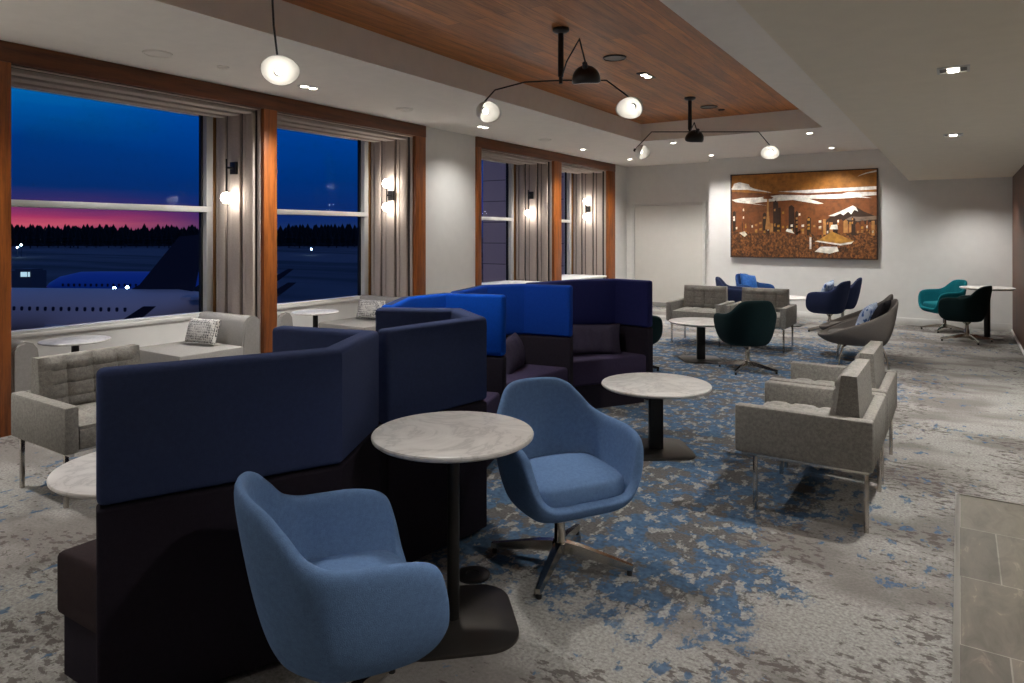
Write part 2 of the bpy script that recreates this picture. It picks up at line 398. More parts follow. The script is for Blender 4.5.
# ------------------------------------------------------------------ furniture
def catmull(P, n):
    out = []; m = len(P)
    for i in range(m):
        p0, p1, p2, p3 = (Vector(P[(i+k) % m]) for k in (-1, 0, 1, 2))
        for k in range(n):
            t = k/n
            out.append(.5*((2*p1)+(-p0+p2)*t+(2*p0-5*p1+4*p2-p3)*t*t+(-p0+3*p1-3*p2+p3)*t**3))
    return out
def bowl(rim_half, zb, kx, ky, bx=.86, by=.9, nv=9, n=4, belly=.02, kxb=None, bxb=None):
    kxb = kxb or kx; bxb = bxb or bx
    P = list(rim_half)+[(x, -y, z) for x, y, z in reversed(rim_half[1:-1])]
    rim = catmull(P, n); bm = bmesh.new(); rows = []
    for j in range(nv+1):
        t = j/nv; row = []
        for r in rim:
            b = Vector((r.x*(kx if r.x > 0 else kxb), r.y*ky, zb)); c = Vector((r.x*(bx if r.x > 0 else bxb), r.y*by, zb+belly))
            row.append(bm.verts.new((1-t)**2*b+2*t*(1-t)*c+t*t*r))
        rows.append(row)
    N = len(rim)
    for a, b in zip(rows, rows[1:]):
        for i in range(N): bm.faces.new((a[i], a[(i+1) % N], b[(i+1) % N], b[i]))
    c = bm.verts.new((sum(v.co.x for v in rows[0])/N, 0, zb))
    for i in range(N): bm.faces.new((c, rows[0][(i+1) % N], rows[0][i]))
    bmesh.ops.recalc_face_normals(bm, faces=bm.faces)
    # normals must point outward (downward at the bottom)
    bm.faces.ensure_lookup_table()
    if bm.faces[-1].normal.z > 0:
        for f in bm.faces: f.normal_flip()
    return bm
TUB = [(.285, 0, .358), (.285, .12, .358), (.28, .195, .368), (.27, .252, .425), (.253, .288, .52), (.215, .308, .597), (.12, .318, .626), (.0, .316, .632), (-.09, .300, .640), (-.155, .262, .672), (-.20, .222, .728), (-.238, .185, .772), (-.272, .135, .793), (-.292, .07, .799), (-.297, 0, .80)]
def pillow_bm(w, h, t, n=14, p=2.6):
    bm = bmesh.new(); top = []
    for s in (1, -1):
        g = []
        for i in range(n+1):
            row = []
            for j in range(n+1):
                u, v = 2*i/n-1, 2*j/n-1
                # pinched sides, pointed corners
                x = w/2*u*(1-.07*(1-v*v)*abs(u)**3); y = h/2*v*(1-.07*(1-u*u)*abs(v)**3)
                z = s*t/2*((1-abs(u)**p)*(1-abs(v)**p))**.55
                row.append(bm.verts.new((x, y, z)))
            g.append(row)
        for i in range(n):
            for j in range(n):
                q = (g[i][j], g[i+1][j], g[i+1][j+1], g[i][j+1]); bm.faces.new(q if s > 0 else q[::-1])
    bmesh.ops.remove_doubles(bm, verts=bm.verts, dist=1e-5)
    return bm
def pillow(name, label, cat, loc, rot, w, h, t, mat, group=None, wrinkle=False):
    bm = pillow_bm(w, h, t)
    if wrinkle:
        for v in bm.verts:
            v.co.z *= 1+.22*math.sin(v.co.x*60+v.co.y*9)*(1-abs(2*v.co.y/h)**2)
    o = obj(name, bm, mat, None, 80, [('SUBSURF', dict(levels=1, render_levels=1))], )
    o.location = loc; o.rotation_euler = rot
    return tag(o, label, cat, group)
def make_swivel(label, mat, loc, rz, group, leg_rot=PI/4):
    t = thing('swivel_chair', label, 'chair', loc, rz, group)
    obj('seat_shell', bowl(TUB, .283, .62, .6, .93, .90, belly=.008, kxb=.5, bxb=.76), mat, t, 180, [('SOLIDIFY', dict(thickness=.042, offset=-1)), ('SUBSURF', dict(levels=1, render_levels=2))], False)
    bm = bmesh.new()
    prof = [(.6, .325), (.93, .33), (.985, .345), (1., .372), (1., .41), (.985, .433), (.93, .447), (.6, .458), (0, .462)]
    se = superell(.192, .222, 5, 40)
    rows = [[bm.verts.new(((.05+x*k), y*k*(1+.04*(x > 0)), z+(-.012*x/.22 if z > .4 else 0))) for x, y in se] for k, z in prof[:-1]]
    for a, b in zip(rows, rows[1:]):
        for i in range(40): bm.faces.new((a[i], a[(i+1) % 40], b[(i+1) % 40], b[i]))
    c = bm.verts.new((.05, 0, .462))
    for i in range(40): bm.faces.new((rows[-1][i], rows[-1][(i+1) % 40], c))
    bm.faces.new(rows[0])
    obj('seat_cushion', bm, mat, t, 60)
    bm = bmesh.new(); bm_lathe(bm, [(.0, .05), (.034, .05), (.036, .1), (.026, .115), (.024, .235), (.05, .262), (.05, .284)], 20)
    obj('column', bm, 'chrome', t)
    for k in range(4):
        a = leg_rot+k*PI/2; ca, sa = math.cos(a), math.sin(a)
        bm = bmesh.new(); secs = []
        for r, w, zt, zb in ((.015, .022, .108, .06), (.10, .021, .098, .055), (.22, .017, .072, .038), (.315, .013, .05, .024), (.335, .012, .046, .024)):
            secs.append([bm.verts.new((ca*r-sa*q, sa*r+ca*q, z)) for q, z in ((-w, zb), (w, zb), (w*.75, zt), (-w*.75, zt))])
        for s0, s1 in zip(secs, secs[1:]):
            for i in range(4): bm.faces.new((s0[i], s0[(i+1) % 4], s1[(i+1) % 4], s1[i]))
        bm.faces.new(secs[0]); bm.faces.new(secs[-1])
        l = obj('leg', bm, 'chrome', t, 30)
        bm = bmesh.new(); bm_lathe(bm, [(.012, 0), (.013, .012), (.009, .026)], 12, Matrix.Translation((ca*.32, sa*.32, 0)))
        obj('glide', bm, 'glide', l)
    return t
def ang(dx, dy): return math.atan2(dy, dx)
blue1 = make_swivel('nearest denim blue swivel tub chair, turned away toward the tall pedestal table', 'denim', (-1.565, 1.43, 0), ang(.53, .848), 'denim blue swivel chairs')
blue2 = dup(blue1, (-1.535, 2.74, 0), ang(.85, -.52), 'denim blue swivel tub chair facing forward, behind the tall pedestal table')
mats = lambda k: {'denim_blue_wool': M[k]}
g1 = dup(blue1, (-1.97, 7.76, 0), ang(-.61, .79), 'dark green swivel chair seen from behind at the low table before the armchairs', 'dark green swivel chairs', mats('darkteal'))
g2 = dup(blue1, (-3.10, 7.12, 0), ang(.55, .83), 'dark green chair mostly hidden behind the farthest blue booth', 'dark green swivel chairs', mats('darkteal'))
g3 = dup(blue1, (.08, 11.55, 0), ang(-.93, .36), 'dark green swivel chair nearer the camera at the table beside the wood wall', 'dark green swivel chairs', mats('darkteal'))
g4 = dup(blue1, (-.20, 12.58, 0), ang(-.85, -.5), 'bright teal swivel chair against the far wall behind the white table', 'dark green swivel chairs', mats('teal'))
del g4['group']
n1 = dup(blue1, (-1.69, 11.55, 0), ang(-.97, .2), 'navy swivel chair under the artwork right side, back turned to us, nearer of two', 'navy swivel chairs under the artwork', mats('navychair'))
n2 = dup(blue1, (-1.62, 12.42, 0), ang(-.99, -.1), 'navy swivel chair under the artwork right side, nearer the wall', 'navy swivel chairs under the artwork', mats('navychair'))
n3 = dup(blue1, (-3.12, 11.42, 0), ang(.97, .2), 'navy swivel chair left of the artwork group, peeking behind the left grey armchair', 'navy swivel chairs under the artwork', mats('navychair'))
n4 = dup(blue1, (-3.06, 12.42, 0), ang(.9, -.42), 'royal blue swivel chair with satin blue pillow beneath the artwork', 'navy swivel chairs under the artwork', mats('royalchair'))

def make_table(name, label, cat, loc, rz, group, r, h, base, post, wide, rnd=.1, top_t=.03):
    t = thing(name, label, cat, loc, rz, group)
    bm = bmesh.new()
    bm_lathe(bm, [(0, h-top_t), (r-.035, h-top_t), (r-.012, h-top_t+.006), (r-.002, h-top_t*.55), (r, h-.008), (r-.003, h-.002), (r-.01, h), (0, h)], 64, cap=False)
    obj('tabletop', bm, 'marble', t, 25)
    bm = bmesh.new()
    if wide: bm_prism(bm, rrect(wide, .05, .012, 3), .012, h-top_t)
    else: bm_lathe(bm, [(post, .012), (post, h-top_t-.012), (post*3, h-top_t-.012), (post*3, h-top_t)], 24)
    obj('post', bm, 'bronzepost', t)
    bm = bmesh.new(); bm_prism(bm, rrect(base, base, rnd, 8), 0, .012, .003, 2, top_only=True)
    obj('base_plate', bm, 'bronze', t)
    return t
make_table('pedestal_table', 'tall round marble pedestal table between the two denim blue chairs', 'table', (-1.655, 2.105, 0), .75, None, .315, .74, .48, .024, 0, .13)
lt = make_table('lounge_table', 'low round marble table with wide flat post in front of the blue booths', 'table', (-1.78, 4.55, 0), .62, 'low marble lounge tables', .378, .466, .47, 0, .10, .1)
dup(lt, (-2.60, 8.10, 0), .58, 'low round marble table in front of the two grey armchairs facing us')
dup(lt, (-3.10, 1.69, 0), .6, 'low round marble table half hidden behind the nearest booth at left')
dup(lt, (-2.45, 11.97, 0), .5, 'low white table among the blue chairs under the artwork')
nt = make_table('niche_table', 'small round white table in the first window niche, airplane outside', 'table', (-6.38, 2.86, 0), 0, 'small window niche tables', .27, .60, .34, .03, 0, .17, .022)
dup(nt, (-6.34, 5.45, 0), 0, 'small round white table in the second window niche')
make_table('dining_table', 'white round table between the teal and dark green chairs by wood wall', 'table', (.33, 12.1, 0), 0, None, .34, .735, .4, .04, 0, .19)

def tuft(bm, nu, nv, f, edge=.0, depth=.022, res=6, ku=.5):
    # quilted grid: f(u, v, d) -> point at bulge d
    U, V = nu*res, nv*res; g = []
    for i in range(U+1):
        row = []
        for j in range(V+1):
            a, b = (i % res)/res, (j % res)/res
            ca, cb = 1-(2*a-1)**6 if i % res else 0, 1-(2*b-1)**6 if j % res else 0
            d = depth*(ku*ca+(1-ku)*cb)*min(1, 8*min(i, U-i)/U)*min(1, 8*min(j, V-j)/V)
            row.append(bm.verts.new(f(i/U, j/V, d)))
        g.append(row)
    for i in range(U):
        for j in range(V): bm.faces.new((g[i][j], g[i+1][j], g[i+1][j+1], g[i][j+1]))
    return g
def make_armchair(label, loc, rz, group, mat):
    # local: +x is the front
    t = thing('grey_armchair', label, 'armchair', loc, rz, group)
    W, D = .76, .68; hw, hd = W/2, D/2
    for s in (1, -1):
        obj('arm', boxes((-hd, hd, s*(hw-.075) if s > 0 else -hw, hw if s > 0 else -(hw-.075), .315, .572), bev=.014), mat, t)
    obj('rear_panel', boxes((-hd+.001, -hd+.06, -(hw-.076), hw-.076, .316, .571), bev=.012), mat, t)
    w2 = hw-.078
    bm = bmesh.new(); bm_box(bm, -hd+.062, hd-.012, -w2, w2, .325, .435, .012)
    s = obj('seat', bm, mat, t)
    bm = bmesh.new()
    bm_box(bm, -hd+.19, hd-.02, -w2+.004, w2-.004, .43, .452)
    tuft(bm, 3, 4, lambda u, v, d: Vector((-hd+.19+u*(D-.21), -w2+.004+v*(2*w2-.008), .452+d)), depth=.028)
    obj('seat_quilting', bm, mat, s, 50)
    bm = bmesh.new(); zb, zt = .45, .775
    def fr(u, v, d):
        x = -hd+.20-.045*v; return Vector((x+d, -w2+.003+u*(2*w2-.006), zb+(zt-zb)*v))
    def bk(u, v): return Vector((-hd+.062+.02*v, -w2+.003+u*(2*w2-.006), zb+(zt-zb)*v))
    g = tuft(bm, 4, 4, fr, depth=.034, ku=.7)
    b = [[bm.verts.new(bk(0, 0)), bm.verts.new(bk(1, 0))], [bm.verts.new(bk(0, 1)), bm.verts.new(bk(1, 1))]]
    n = len(g)-1; m = len(g[0])-1
    bm.faces.new((b[0][0], b[0][1], b[1][1], b[1][0]))
    bm.faces.new([g[0][j] for j in range(m+1)]+[b[1][0], b[0][0]])
    bm.faces.new([g[n][j] for j in range(m, -1, -1)]+[b[0][1], b[1][1]])
    bm.faces.new([g[i][m] for i in range(n+1)]+[b[1][1], b[1][0]])
    bm.faces.new([g[i][0] for i in range(n, -1, -1)]+[b[0][0], b[0][1]])
    obj('back_cushion', bm, mat, t, 50)
    r = .011
    obj('rail', boxes((-hd+.024, hd-.03, hw-.061, hw-.039, .293, .315), (-hd+.024, hd-.03, -hw+.039, -hw+.061, .293, .315), (hd-.111, hd-.089, -hw+.061, hw-.061, .293, .315), (-hd+.024, -hd+.046, -hw+.061, hw-.061, .293, .315)), 'chrome', t)
    for sx in (1, -1):
        for sy in (1, -1):
            cx, cy = (hd-.10 if sx > 0 else -hd+.035), sy*(hw-.05)
            obj('leg', boxes((cx-r, cx+r, cy-r, cy+r, 0, .293), bev=.002), 'chrome', t)
    return t
ac = make_armchair('grey tweed armchair at right, nearest the camera, with its side to us', (-.70, 4.20, 0), PI, 'grey tweed armchairs', 'tweed')
dup(ac, (-.70, 5.00, 0), PI, 'grey tweed armchair at right standing just behind the nearest one')
dup(ac, (-3.02, 9.40, 0), -PI/2, 'left one of the two grey quilted armchairs facing us near the artwork')
dup(ac, (-2.205, 9.40, 0), -PI/2, 'right one of the two grey quilted armchairs facing us near the artwork')
dup(ac, (-4.36, 2.13, 0), 0, 'grey quilted armchair at far left beside the wood post')

# window benches: seat block with a wedge back
def make_bench(label, loc, rz, group, front=.44):
    t = thing('window_bench', label, 'bench', loc, rz, group)    # local +x is where the sitter faces
    obj('seat', boxes((-.38, front, -.42, .42, .10, .392), bev=.022), 'bench', t)
    bm = bmesh.new()
    P = [(-.42, .05), (-.20, .05), (-.215, .40), (-.245, .62), (-.275, .665), (-.33, .685), (-.385, .67), (-.42, .63)]
    a = [bm.verts.new((x, -.425, z)) for x, z in P]; b = [bm.verts.new((x, .425, z)) for x, z in P]
    fa, fb = bm.faces.new(a), bm.faces.new(b)
    for i in range(len(P)): bm.faces.new((a[i], a[(i+1) % len(P)], b[(i+1) % len(P)], b[i]))
    bmesh.ops.recalc_face_normals(bm, faces=bm.faces)
    bmesh.ops.bevel(bm, geom=list(fa.edges)+list(fb.edges), offset=.014, segments=2, affect='EDGES')
    obj('backrest', bm, 'bench', t, 50)
    obj('plinth', boxes((-.34, front-.06, -.38, .38, 0, .10)), 'black', t)
    return t
wb = make_bench('taupe bench on the right of the first window niche, patterned pillow on it', (-6.38, 3.99, 0), -PI/2, 'taupe window benches')
wc = make_bench('taupe seat at the left edge, back to us, behind the first wood post', (-6.40, 2.66, 0), PI/2, 'taupe window seats', .0)
dup(wb, (-6.38, 6.32, 0), -PI/2, 'taupe bench on the right of the second window niche, above the booths')
dup(wc, (-6.38, 5.06, 0), PI/2, 'taupe seat in the second window niche, peeking past the middle wood post')
pillow('throw_pillow', 'black and white patterned pillow on the first niche bench', 'pillow', (-6.38, 4.045, .535), (PI/2-.30, 0, .12), .46, .27, .13, 'bwpattern', 'black and white pillows')
pillow('throw_pillow', 'black and white patterned pillow on the second niche bench, beside the booths', 'pillow', (-6.36, 6.375, .535), (PI/2-.30, 0, .1), .46, .27, .13, 'bwpattern', 'black and white pillows')
for i, (a, b) in enumerate(bays[2:]):
    o = thing('window_counter', 'white ledge below the %s window, just visible over the booths' % ('third' if i == 0 else 'fourth'), 'counter', (-6.36, (a+b)/2, 0), 0, 'white window counters')
    hl = (b-a)/2-.06
    obj('countertop', boxes((-.36, .40, -hl, hl, .64, .675), bev=.006), 'whitetrim', o)
    obj('cabinet_body', boxes((-.36, .34, -hl+.02, hl-.02, 0, .64), bev=.004), 'wall', o)

# privacy booths
def offset_line(P, d):
    out = []; n = len(P)
    for i in range(n):
        p = Vector(P[i]); ns = []
        if i > 0: e = (p-Vector(P[i-1])).normalized(); ns.append(Vector((-e.y, e.x)))
        if i < n-1: e = (Vector(P[i+1])-p).normalized(); ns.append(Vector((-e.y, e.x)))
        if len(ns) == 2:
            m = (ns[0]+ns[1]).normalized(); out.append(p+m*d/max(.5, m.dot(ns[0])))
        else: out.append(p+ns[0]*d)
    return out
def ribbon(P, th, z0, z1, side, bev=.02, mi_in=0, mi_out=0):
    # P is the outer line; thickness goes to `side` (+1 left of travel)
    O = [Vector(p) for p in P]; I = offset_line(P, side*th); n = len(O)
    bm = bmesh.new()
    vo0 = [bm.verts.new((p.x, p.y, z0)) for p in O]; vo1 = [bm.verts.new((p.x, p.y, z1)) for p in O]
    vi0 = [bm.verts.new((p.x, p.y, z0)) for p in I]; vi1 = [bm.verts.new((p.x, p.y, z1)) for p in I]
    tope = []
    for i in range(n-1):
        f = bm.faces.new((vo0[i], vo0[i+1], vo1[i+1], vo1[i])); f.material_index = mi_out
        f = bm.faces.new((vi0[i], vi0[i+1], vi1[i+1], vi1[i])); f.material_index = mi_in
        f = bm.faces.new((vo1[i], vo1[i+1], vi1[i+1], vi1[i])); f.material_index = mi_out
        f = bm.faces.new((vo0[i], vo0[i+1], vi0[i+1], vi0[i])); f.material_index = mi_out
    for i in (0, n-1):
        f = bm.faces.new((vo0[i], vo1[i], vi1[i], vi0[i])); f.material_index = mi_in
    bmesh.ops.recalc_face_normals(bm, faces=bm.faces)
    es = [e for e in bm.edges if (e.calc_face_angle(0) > 1.25)]
    bmesh.ops.bevel(bm, geom=es, offset=bev, segments=3, profile=.5, affect='EDGES', material=(mi_in if side < 0 else -1))
    return bm
def booth(label, P, side, Q0, inner, seatmat, group='blue privacy booths'):
    c = sum((Vector(p) for p in P), Vector((0, 0)))/len(P)
    t = thing('privacy_booth', label, 'booth', (c.x, c.y, 0), 0, group)
    L = [Vector(p)-c for p in P]; q0 = Vector(Q0)-c
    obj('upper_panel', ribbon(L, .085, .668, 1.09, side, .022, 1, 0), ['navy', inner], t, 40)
    obj('lower_panel', ribbon(L, .082, .02, .662, side, .012), 'aubergine', t, 40)
    In = offset_line([tuple(p) for p in L], side*.09)
    e = (L[3]-L[2]).normalized(); q3 = In[3]-e*.02
    poly = [tuple(In[0]+(In[1]-In[0]).normalized()*.02), tuple(In[1]), tuple(In[2]), tuple(q3), tuple(q0)]
    def inset(poly, d):
        pc = sum((Vector(p) for p in poly), Vector((0, 0)))/len(poly)
        return [tuple(pc+(Vector(p)-pc)*(1-d)) for p in poly]
    bm = bmesh.new(); bm_prism(bm, poly, .205, .43, .025, 3, top_only=False)
    obj('seat', bm, seatmat, t, 40)
    bm = bmesh.new(); bm_prism(bm, inset(poly, .035), 0, .205)
    obj('plinth', bm, 'aubergine', t, 40)
    return t
booth('nearest navy booth at lower left, its tall back turned to us', [(-2.21, 1.05), (-1.886, 1.745), (-2.12, 2.18), (-2.62, 2.06)], 1, (-2.58, 1.10), 'navy', 'seatbrown')
booth('second navy booth, back to us, just behind the nearest one', [(-2.09, 2.20), (-2.01, 2.83), (-2.366, 3.10), (-2.80, 2.87)], 1, (-2.60, 2.32), 'navy', 'aubergine')
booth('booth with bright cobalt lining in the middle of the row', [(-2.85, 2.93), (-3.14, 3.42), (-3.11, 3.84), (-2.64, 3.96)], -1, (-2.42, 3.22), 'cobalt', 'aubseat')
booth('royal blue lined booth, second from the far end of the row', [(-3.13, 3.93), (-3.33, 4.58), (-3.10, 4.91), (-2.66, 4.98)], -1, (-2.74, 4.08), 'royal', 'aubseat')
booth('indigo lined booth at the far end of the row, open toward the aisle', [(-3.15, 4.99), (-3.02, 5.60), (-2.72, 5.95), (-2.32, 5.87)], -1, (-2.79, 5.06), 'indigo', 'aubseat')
pillow('lumbar_cushion', 'dark gathered cushion leaning in the farthest indigo booth', 'cushion', (-2.765, 5.59, .555), (PI/2-.22, 0, PI+.78-.12+PI), .50, .30, .15, 'charcoalpillow', 'dark booth cushions', True)
pillow('lumbar_cushion', 'dark gathered cushion leaning in the royal blue lined booth', 'cushion', (-3.0, 4.57, .555), (PI/2-.22, 0, PI/2+.3), .46, .30, .15, 'charcoalpillow', 'dark booth cushions', True)

# lounge chairs with sweeping grey shells
SW = [(.47, 0, .33), (.45, .13, .335), (.37, .24, .36), (.22, .31, .43), (.05, .335, .50), (-.12, .335, .58), (-.27, .30, .67), (-.345, .22, .745), (-.37, .1, .77), (-.375, 0, .775)]
def make_lounge(label, loc, rz):
    t = thing('lounge_chair', label, 'lounge chair', loc, rz, 'grey swoop lounge chairs')
    obj('seat_shell', bowl(SW, .235, .55, .45, .84, .86), 'shellgrey', t, 180, [('SOLIDIFY', dict(thickness=.03, offset=-1)), ('SUBSURF', dict(levels=1, render_levels=2))], False)
    bm = bmesh.new(); bm_prism(bm, superell(.29, .22, 3, 32, .06), .27, .385, .03, 3); obj('seat_cushion', bm, 'shellgrey', t, 50)
    for sx, sy in ((1, 1), (1, -1), (-1, 1), (-1, -1)):
        bm = bmesh.new(); bm_tube(bm, [(sx*.15, sy*.13, .25), (sx*.2, sy*.2, .23), (sx*.235, sy*.245, .12), (sx*.25, sy*.26, .0)], [.011, .011, .01, .008], 10)
        obj('leg', bm, 'chrome', t)
    return t
lc = make_lounge('grey swoop lounge chair with pillows, nearer of two behind right armchairs', (-.95, 8.80, 0), ang(-.98, -.17))
dup(lc, (-1.05, 9.52, 0), ang(-.99, -.1), 'grey swoop lounge chair farther back, half hidden by its twin')
pillow('throw_pillow', 'blue and white printed pillow in the nearer grey lounge chair', 'pillow', (-.90, 8.80, .545), (PI/2-.42, .1, -PI/2-.15), .40, .36, .14, 'bluepattern', None)
pillow('throw_pillow', 'dark pillow behind the blue printed pillow in the lounge chair', 'pillow', (-.765, 8.82, .60), (PI/2-.5, 0, -PI/2-.1), .42, .36, .11, 'darkpillow', None)
pillow('throw_pillow', 'satin blue pillow in the royal blue chair beneath the artwork', 'pillow', (-3.13, 12.45, .62), (PI/2-.3, .15, PI/2-.45), .42, .38, .14, 'satinblue', 'satin blue pillows')
pillow('throw_pillow', 'blue pillow showing over the arm of the nearer right navy chair', 'pillow', (-1.74, 11.60, .60), (PI/2-.3, .12, -PI/2-.15), .42, .38, .13, 'bluepattern', 'satin blue pillows')

# floor outlet
bm = bmesh.new(); bm_lathe(bm, [(0, 0), (.075, 0), (.075, .008), (.068, .012), (.03, .012), (.028, .008), (0, .008)], 28, cap=False)
fo = obj('floor_outlet', bm, 'black'); fo.location = (-1.80, 2.43, 0); tag(fo, 'round black floor outlet cover behind the tall table pole', 'outlet')

# ------------------------------------------------------------------ ceiling lamps
def shade_bm():
    # Mouille-like dished shade opening along +x of its frame; saddle rim; two-sided by thickness
    bm = bmesh.new(); n = 40; rows_o, rows_i = [], []
    for k, t in enumerate([0, .12, .25, .45, .65, .85, 1.]):
        r = .106*math.sin(t*PI/2)**.85 if t > 0 else .012
        d = .105*(1-t**1.9)
        ro, ri = [], []
        for i in range(n):
            a = 2*PI*i/n
            sad = .022*math.cos(2*a)*t*t
            ry, rz = r*1.08, r*.86
            ro.append(bm.verts.new((-d+sad, ry*math.cos(a), rz*math.sin(a))))
            ri.append(bm.verts.new((-d+sad+.004, ry*.97*math.cos(a), rz*.97*math.sin(a))))
        rows_o.append(ro); rows_i.append(ri)
    for rows, mi in ((rows_o, 0), (rows_i, 1)):
        for a, b in zip(rows, rows[1:]):
            for i in range(n): bm.faces.new((a[i], a[(i+1) % n], b[(i+1) % n], b[i])).material_index = mi
        bm.faces.new(rows[0]).material_index = mi
    for i in range(n): bm.faces.new((rows_o[-1][i], rows_o[-1][(i+1) % n], rows_i[-1][(i+1) % n], rows_i[-1][i])).material_index = 1
    return bm
def frame_to(d, up=Vector((0, 0, 1))):
    x = Vector(d).normalized(); y = up.cross(x).normalized(); z = x.cross(y)
    return Matrix((x, y, z)).transposed().to_4x4()
def lamp(label, loc, arms, point_power=14):
    # arms: list of (joint points relative to the hub, shade aim, lit)
    t = thing('ceiling_lamp', label, 'ceiling lamp', loc, 0, 'three armed ceiling lamps')
    bm = bmesh.new(); bm_lathe(bm, [(.07, 0), (.07, -.02), (.05, -.035), (.024, -.04), (.024, -.40), (.016, -.405), (.016, -.46), (0, -.46)], 24, cap=False)
    obj('stem', bm, 'lampblack', t)
    for pts, aim, lit in arms:
        bm = bmesh.new(); bm_tube(bm, [(0, 0, -.43)]+pts, .0065, 8)
        a = obj('arm', bm, 'lampblack', t)
        e = Vector(pts[-1]); F = frame_to(aim); c = e+F.to_3x3() @ Vector((.115, 0, -.045))
        bm = bmesh.new(); bm_lathe(bm, [(0, -.115-.03), (.02, -.115-.03), (.024, -.10), (.022, -.085), (0, -.085)], 16, Matrix.Translation(c) @ F @ Matrix.Rotation(PI/2, 4, 'Y'), cap=False)
        bm_tube(bm, [e, c+F.to_3x3() @ Vector((-.12, 0, 0))], .009, 8)
        obj('socket', bm, 'lampblack', a)
        bm = shade_bm(); bm.transform(Matrix.Translation(c) @ F)
        sh = obj('lamp_shade', bm, ['opal', 'opal'] if lit else ['lampblack', 'shadewhite'], a, 180)
        if lit:
            bm = bmesh.new(); bmesh.ops.create_uvsphere(bm, u_segments=16, v_segments=10, radius=.024, matrix=Matrix.Translation(c+F.to_3x3() @ Vector((-.05, 0, 0))))
            obj('bulb', bm, 'bulb', sh, 180)
    return t
up = Vector((0, 0, 1))
R_ = Vector((.836, .548, 0)); F_ = Vector((-.548, .836, 0))
def rel(r, f, z): v = R_*r+F_*f; return (v.x, v.y, z)
def aimv(r, f, z): v = R_*r+F_*f; return Vector((v.x, v.y, z))
lamp('black ceiling lamp with three arms under the wood ceiling, middle one', (-2.78, 4.98, TZ), [
     ([rel(-.30, .02, -.44), rel(-.55, .05, -.50), rel(-.66, .06, -.62)], aimv(.62, -.66, -.30), True),
     ([rel(.38, .0, -.43), rel(.60, -.02, -.60)], aimv(-.42, -.76, -.34), True),
     ([rel(.04, -.10, -.30), rel(.13, -.26, -.16), rel(.17, -.33, -.37)], aimv(.15, .70, -.70), False)])
lamp('black three armed ceiling lamp farthest from us, near the artwork', (-2.83, 8.38, TZ), [
     ([rel(-.48, .0, -.43), rel(-.66, .0, -.62)], aimv(.70, -.60, -.30), True),
     ([rel(.86, .0, -.43), rel(1.02, .0, -.62)], aimv(-.42, -.76, -.34), True),
     ([rel(-.02, -.28, -.36), rel(.0, -.30, -.44)], aimv(-.1, .75, -.65), False)])
lamp('ceiling lamp nearest us, only one lit shade hanging into view', (-2.82, 1.60, TZ), [
     ([(-.52, .95, -.28), (-.62, 1.04, -.46), (-.68, 1.12, -.67)], aimv(.38, -.86, -.10), True),
     ([(.75, -.4, -.43), (.9, -.5, -.6)], aimv(.5, -.6, -.5), True),
     ([(.2, .3, -.30), (.26, .4, -.40)], aimv(.2, .3, -.9), False)])

# wall sconces
def sconce(label, x, y, z, double):
    t = thing('wall_sconce', label, 'wall light', (x, y, z), 0, 'globe wall sconces')
    obj('back_plate', boxes((-.05, .05, -.03, 0, -.065, .065), bev=.004), 'bronzepost', t)
    bm = bmesh.new(); bm_tube(bm, [(0, -.03, 0), (0, -.10, 0)], .012, 8)
    if double: bm_tube(bm, [(0, -.10, -.105), (0, -.10, .105)], .009, 8); gl = [-.155, .155]
    else: bm_tube(bm, [(0, -.10, .09), (0, -.10, -.26)], .009, 8); gl = [-.315]
    obj('rod', bm, 'bronzepost', t)
    for g in gl:
        bm = bmesh.new(); bmesh.ops.create_uvsphere(bm, u_segments=24, v_segments=16, radius=.058, matrix=Matrix.Translation((0, -.10, g)))
        obj('globe', bm, 'globe', t, 180)
sconce('single globe sconce on the lining of the first window niche', -6.37, 4.405, 2.20, False)
sconce('double globe sconce on the lining of the second window niche', -6.33, 6.735, 2.02, True)
sconce('single globe sconce on the lining of the third window niche', -6.40, 10.385, 2.20, False)
sconce('double globe sconce on the lining of the fourth window niche', -6.38, 12.585, 2.02, True)

# downlights and speakers
LIGHTS = []
def spot(loc, power, size=126, blend=1., rad=.06):
    L = bpy.data.lights.new('downlight_or_fill_beam', 'SPOT'); L.energy = power; L.spot_size = math.radians(size); L.spot_blend = blend; L.shadow_soft_size = rad; L.color = (1, .98, .945)
    o = bpy.data.objects.new('downlight_or_fill_beam', L); C.objects.link(o); o.location = loc
def downlight(label, x, y, z, mat_ring, square, n, power, group, **kw):
    t = thing('downlight', label, 'downlight', (x, y, z), 0, group)
    hw = .062 if square else .045; L = .062 if square else .055*n
    if square:
        bm = boxes((-L, L, -hw-.012, -hw, -.008, .0), (-L, L, hw, hw+.012, -.008, 0), (-L-.012, -L, -hw-.012, hw+.012, -.008, 0), (L, L+.012, -hw-.012, hw+.012, -.008, 0), (-L, L, -hw, hw, -.004, -.001, 1))
        obj('bezel', bm, [mat_ring, 'black'], t)
    else:
        bm = bmesh.new(); L *= 1.5 if mat_ring == 'black' else 1; bm_prism(bm, rrect(2*hw+.02, 2*L, .03, 5), -.007, 0, .002, 2); obj('bezel', bm, mat_ring, t)
    for k in range(n):
        cx = (k-(n-1)/2)*(.062 if square else .105)
        bm = bmesh.new(); bm_lathe(bm, [(0, -.010), (.026 if square else .036, -.010), (.029 if square else .040, -.004), (0, -.004)], 20, Matrix.Translation((0, cx, 0)), cap=False); obj('lens', bm, 'down', t)
    spot((x, y, z-.03), power*n, **kw)
PW = 150
W = 'whitetrim'
G = 'white ceiling downlights'
downlight('twin white downlight over the post between the first two windows', -5.33, 4.5, ZC, W, False, 2, PW, G)
downlight('twin white downlight near the white wall between second and third windows', -5.35, 7.45, ZC, W, False, 2, PW*.3, G)
PF = PW*1.35
